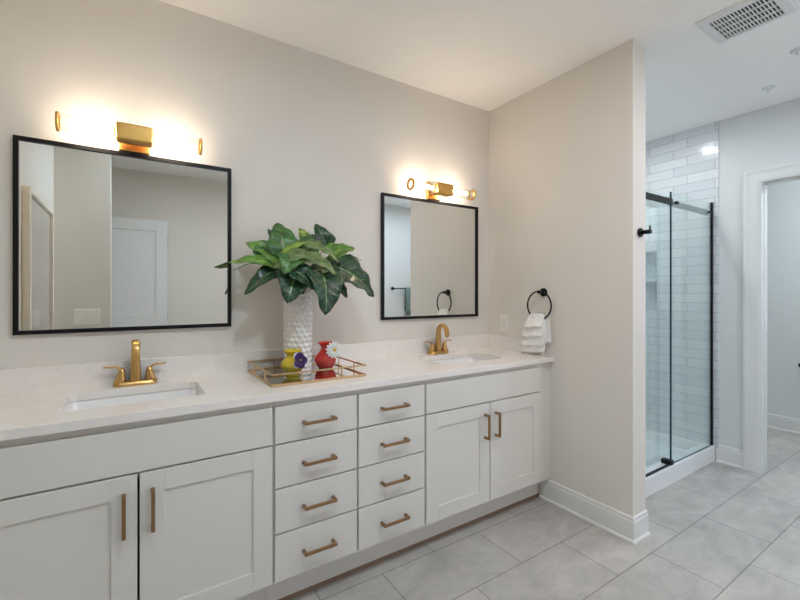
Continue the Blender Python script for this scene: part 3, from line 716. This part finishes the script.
def towel():
    """folded hand towel tucked through the ring: stepped flaps that hang over each other"""
    b = MB(); xr = XP-0.052
    def flap(ztop, zbot, wt, wb_, out_t, out_b, yc, skew=0.0, th=0.0075, hem=0.014, rows=12, cols=14, ph=0.0):
        F, Bk = [], []
        for i in range(rows+1):
            u = i/rows; z = ztop+(zbot-ztop)*u; w_ = 0.93*(wt+(wb_-wt)*math.sin(u*PI/2)**0.8)
            o = out_t+(out_b-out_t)*u; hm = 0.0065*math.exp(-((z-zbot-0.006)/0.010)**2)
            f, k = [], []
            for j in range(cols+1):
                q = j/cols*2-1; y = yc+skew*u+w_/2*q
                rip = 0.0035*math.sin(q*5.5+ph+u*1.3)*(0.3+0.7*u)
                dz = -0.006*q*u+0.003*math.sin(q*4+ph)
                edge = 0.5+0.5*(1-abs(q)**6)
                f.append((xr-o-rip-(th/2+hm)*edge, y, z+dz)); k.append((xr-o-rip+th/2*edge, y, z+dz))
            F.append(f); Bk.append(k)
        rings = [f+list(reversed(k)) for f, k in zip(F, Bk)]
        b.rings(rings, smooth=True)
    # back panel, then four stepped flaps towards the room
    flap(1.205, 1.030, 0.105, 0.120, -0.012, -0.020, -RD-0.020, -0.002, ph=2.0)
    flap(1.200, 0.966, 0.110, 0.205, -0.003, 0.016, -RD+0.010, 0.028, ph=0.2)
    flap(1.205, 1.010, 0.110, 0.190, 0.008, 0.030, -RD+0.010, 0.024, ph=1.0)
    flap(1.208, 1.072, 0.108, 0.175, 0.014, 0.040, -RD+0.010, 0.018, ph=1.7)
    flap(1.212, 1.135, 0.106, 0.150, 0.016, 0.044, -RD+0.010, 0.010, ph=2.6)
    # roll over the ring
    rs = []
    for i in range(13):
        q = i/12*2-1; y = -RD+0.010+0.056*q; s = 0.55+0.45*(1-abs(q)**4)
        rs.append([(xr-0.006+0.021*s*math.cos(a), y, 1.203+0.022*s*math.sin(a)) for a in [2*PI*k/16 for k in range(16)]])
    b.rings(rs)
    return b
o = towel().build('hand_towel', M['towel'])
tag(o, 'white folded hand towel in stepped layers hanging through the black towel ring', 'towel')
sm = o.modifiers.new('s', 'SUBSURF'); sm.levels = 1; sm.render_levels = 1

t = thing('robe_hook', (2.360, -DP, 1.690), 'black robe hook on the narrow end face of the partition wall', 'hook')
MB().cyl((2.352, -DP-0.001, 1.690), (2.352, -DP-0.012, 1.690), 0.025, n=32).build('wall_rose', M['black'], t, bevel=0.002)
MB().cyl((2.352, -DP-0.012, 1.690), (2.352, -DP-0.062, 1.690), 0.0115, n=24).tube([(2.352, -DP-0.054, 1.690), (2.352, -DP-0.0555, 1.705), (2.352, -DP-0.056, 1.722)], 0.0045).build('peg', M['black'], t)

# ---------------------------------------------------------------- shower
CD = 0.868   # curb outer face
t = thing('shower_pan', (3.19, -0.43, 0), 'white shower pan with a raised front curb behind the partition', 'shower pan')
b = MB()
x0, x1 = XP2+0.0105, X2-0.0105; ya, yb = -0.0105, -CD
b.box((x0, ya, 0), (x1, yb+0.088, 0.035))
b.box((x0, yb, 0), (x1, yb+0.088, 0.126))
b.box((x0, ya, 0.035), (x0+0.03, yb+0.088, 0.118)).box((x1-0.03, ya, 0.035), (x1, yb+0.088, 0.118)).box((x0+.03, ya, 0.035), (x1-.03, ya-0.03, 0.118))
b.build('basin', M['pan'], t, bevel=0.005, seg=3)
MB().lathe([(0, 0.036), (0.05, 0.036), (0.052, 0.038), (0.0, 0.039)], (3.19, -0.40, 0), 32, cap=False).build('drain', M['black'], t)

GD = 0.848; GT = 2.085; XJ = 3.245
def pane(x0, x1, d, z0, z1, name, parent, th=0.010):
    o = MB().box((x0+0.0061, -d, z0), (x1, -d+0.008, z1)).build(name, M['glass'], parent)
    e = MB()
    e.box((x0, -d+th, z0), (x0+0.006, -d-0.001, z1))
    e.build('polished_edge', M['glass_edge'], o)
    return o
t = thing('shower_enclosure', (3.19, -GD, 0.126), 'clear glass sliding shower enclosure with black rail and wall channel', 'shower door')
p1 = pane(XJ, X2-0.014, GD, 0.130, GT, 'fixed_panel', t)
p2 = pane(2.55, XJ+0.125, GD-0.045, 0.140, GT-0.005, 'sliding_door', t)
MB().box((X2-0.029, -GD-0.006, 0.126), (X2-0.0105, -GD+0.012, 2.092)).build('wall_channel', M['black'], t, bevel=0.001)
MB().box((XP2+0.0105, -GD-0.002, 1.985), (XJ-0.004, -GD-0.012, 2.030)).build('rail', M['black'], t, bevel=0.001)
ms = mat('brushed_nickel_rail', srgb(150, 160, 166), 0.35, 1.0)  # grey for the rail's pale end, its reflection put into the colour
MB().box((XJ-0.003, -GD+0.012, 1.985), (X2-0.050, -GD+0.022, 2.030)).build('rail_end', ms, t, bevel=0.001)
MB().cyl((X2-0.075, -GD-0.002, 2.008), (X2-0.033, -GD-0.002, 2.008), 0.0085).build('rail_bracket', M['black'], t)
b = MB().cyl((XJ+0.055, -GD+0.000, 2.010), (XJ+0.055, -GD-0.022, 2.010), 0.011).cyl((XJ+0.030, -GD-0.014, 2.008), (XJ+0.075, -GD-0.014, 2.008), 0.008)
b.build('roller_bolt', M['black'], t)
MB().cyl((XJ+0.055, -GD+0.024, 2.030), (XJ+0.055, -GD+0.036, 2.030), 0.032, n=32).build('roller', ms, t)
MB().box((XP2+0.0105, -GD-0.006, 0.1265), (XJ+0.010, -GD+0.006, 0.139)).build('bottom_guide', M['black'], t)
MB().box((XJ-0.030, -GD-0.012, 0.1265), (XJ+0.015, -GD+0.055, 0.158)).build('guide_block', M['black'], t, bevel=0.002)
MB().box((XJ+0.015, -GD-0.003, 0.1265), (X2-0.033, -GD+0.004, 0.1305)).build('sill_seal', M['glass_edge'], t)

# ---------------------------------------------------------------- ceiling: vent and sprinklers
vx0, vx1, vd0, vd1 = 2.418, 2.722, 1.312, 1.650
t = thing('ceiling_vent', ((vx0+vx1)/2, -(vd0+vd1)/2, H), 'white slotted exhaust vent grille in the ceiling past the partition', 'vent')
b = MB(); zc = H; zb = H-0.014
ix0, ix1, id0, id1 = 2.462, 2.690, 1.358, 1.600
rs_o = [[(vx0, -vd0, zc-.0005), (vx1, -vd0, zc-.0005), (vx1, -vd1, zc-.0005), (vx0, -vd1, zc-.0005)], [(vx0, -vd0, zc-0.004), (vx1, -vd0, zc-0.004), (vx1, -vd1, zc-0.004), (vx0, -vd1, zc-0.004)],
        [(vx0+.014, -vd0-.014, zb), (vx1-.014, -vd0-.014, zb), (vx1-.014, -vd1+.014, zb), (vx0+.014, -vd1+.014, zb)], [(ix0, -id0, zb), (ix1, -id0, zb), (ix1, -id1, zb), (ix0, -id1, zb)], [(ix0, -id0, zb+0.010), (ix1, -id0, zb+0.010), (ix1, -id1, zb+0.010), (ix0, -id1, zb+0.010)]]
b.rings(rs_o, cap0=False, cap1=False, smooth=False); b.build('frame', M['trim'], t)
b = MB(); n = 17; p = (id1-id0)/n
for k in range(n+1):
    d = id0+p*k; b.box((ix0, -d+p*0.19, zb+0.0005), (ix1, -d-p*0.19, zb+0.006))
for k in range(1, 4):
    x = ix0+(ix1-ix0)*k/4; b.box((x-0.004, -id0, zb+0.0002), (x+0.004, -id1, zb+0.0055))
b.build('grille', M['trim'], t)
MB().box((ix0-.002, -id0+.002, H-0.002), (ix1+.002, -id1-.002, H-0.0008)).build('dark_cavity', M['slot'], t)
def sprinkler(x, d, label):
    t = thing('fire_sprinkler', (x, -d, H), label, 'sprinkler', 'sprinkler heads in the ceiling')
    MB().lathe([(0.0, 0), (0.034, 0), (0.034, -0.003), (0.022, -0.007), (0.012, -0.009), (0.0, -0.009)], (x, -d, H-.0005), 32, cap=False).build('escutcheon', M['trim'], t, smooth=True)
    MB().cyl((x, -d, H-0.009), (x, -d, H-0.020), 0.006).box((x-0.010, -d-0.0015, H-0.026), (x-0.008, -d+0.0015, H-0.010)).box((x+0.008, -d-0.0015, H-0.026), (x+0.010, -d+0.0015, H-0.010)).cyl((x, -d, H-0.026), (x, -d, H-0.028), 0.011).build('deflector', M['trim'], t)
sprinkler(3.597, 1.290, 'small sprinkler head in the ceiling before the shower')
sprinkler(3.178, 1.533, 'small sprinkler head in the ceiling at the right edge of the frame')

# ---------------------------------------------------------------- things seen in the mirrors
ax0, ad0, ad1, az0, az1 = -0.495, 0.755, 1.575, 0.86, 1.94
t = thing('framed_art', (ax0, -(ad0+ad1)/2, az0), 'tall white framed grey abstract print on the left wall, seen in the left mirror', 'picture')
b = MB(); fw = 0.032; xo = ax0+0.036
b.box((ax0+.001, -ad0, az0), (xo, -ad0-fw, az1)).box((ax0+.001, -ad1, az0), (xo, -ad1+fw, az1)).box((ax0+.001, -ad0-fw, az0), (xo, -ad1+fw, az0+fw)).box((ax0+.001, -ad0-fw, az1-fw), (xo, -ad1+fw, az1))
b.build('frame', M['artframe'], t, bevel=0.002)
MB().box((ax0+.002, -ad0-fw, az0+fw), (ax0+0.022, -ad1+fw, az1-fw)).build('print', M['art'], t)

sx, sz = -0.292, 1.168
t = thing('light_switch', (sx, -1.86, sz-0.06), 'white triple toggle switch plate seen in the left mirror', 'switch')
MB().box((sx-0.083, -1.859, sz-0.060), (sx+0.083, -1.853, sz+0.060)).build('cover_plate', M['plate'], t, bevel=0.002)
for k in (-1, 0, 1):
    MB().box((sx+k*0.046-0.005, -1.853, sz-0.012), (sx+k*0.046+0.005, -1.843, sz+0.004)).build('toggle', M['socket_w'], t, bevel=0.001)

bx0, bx1, bz = 3.455, 3.90, 1.432
t = thing('towel_bar', ((bx0+bx1)/2, -BK, bz), 'black towel bar on the far back wall, seen in the right mirror', 'towel bar')
for x in (bx0, bx1):
    MB().cyl((x, -BK+0.001, bz), (x, -BK+0.012, bz), 0.026, n=28).build('wall_rose', M['black'], t)
    MB().cyl((x, -BK+0.012, bz), (x, -BK+0.054, bz), 0.009).build('post', M['black'], t)
MB().cyl((bx0-0.012, -BK+0.062, bz), (bx1+0.012, -BK+0.062, bz), 0.008).build('bar', M['black'], t)
b = MB(); rs = []; yb_ = -BK+0.062
prof = [(0.020, -0.42), (0.026, -0.30), (0.022, -0.12), (0.017, -0.02), (0.012, 0.012), (0.0, 0.019), (-0.012, 0.012), (-0.016, -0.02), (-0.018, -0.15), (-0.016, -0.36)]
inner = [(0.014, -0.42), (0.019, -0.30), (0.016, -0.12), (0.011, -0.02), (0.0085, 0.007), (0.0, 0.0125), (-0.0085, 0.007), (-0.010, -0.02), (-0.011, -0.15), (-0.010, -0.36)]
for j in range(13):
    q = j/12; x = 3.66+0.19*q; wv = 0.004*math.sin(q*9)
    rs.append([(x, yb_+o+wv*(1 if o > 0 else -1)*min(1, -z*5 if z < 0 else 0), bz+z) for o, z in prof] + [(x, yb_+o+wv*(1 if o > 0 else -1)*min(1, -z*5 if z < 0 else 0), bz+z) for o, z in reversed(inner)])
b.rings(rs)
o = b.build('bath_towel', M['green_towel']); tag(o, 'grey-green towel draped over the black towel bar, seen in the right mirror', 'towel')

t = thing('toilet_paper_holder', (X3, -1.045, 0.663), 'black toilet paper holder on the far wall beyond the doorway', 'paper holder')
MB().cyl((X3-0.001, -1.060, 0.663), (X3-0.012, -1.060, 0.663), 0.024, n=28).build('wall_rose', M['black'], t)
MB().cyl((X3-0.012, -1.060, 0.663), (X3-0.070, -1.060, 0.663), 0.010).cyl((X3-0.064, -1.052, 0.663), (X3-0.064, -1.205, 0.663), 0.008).build('arm', M['black'], t)
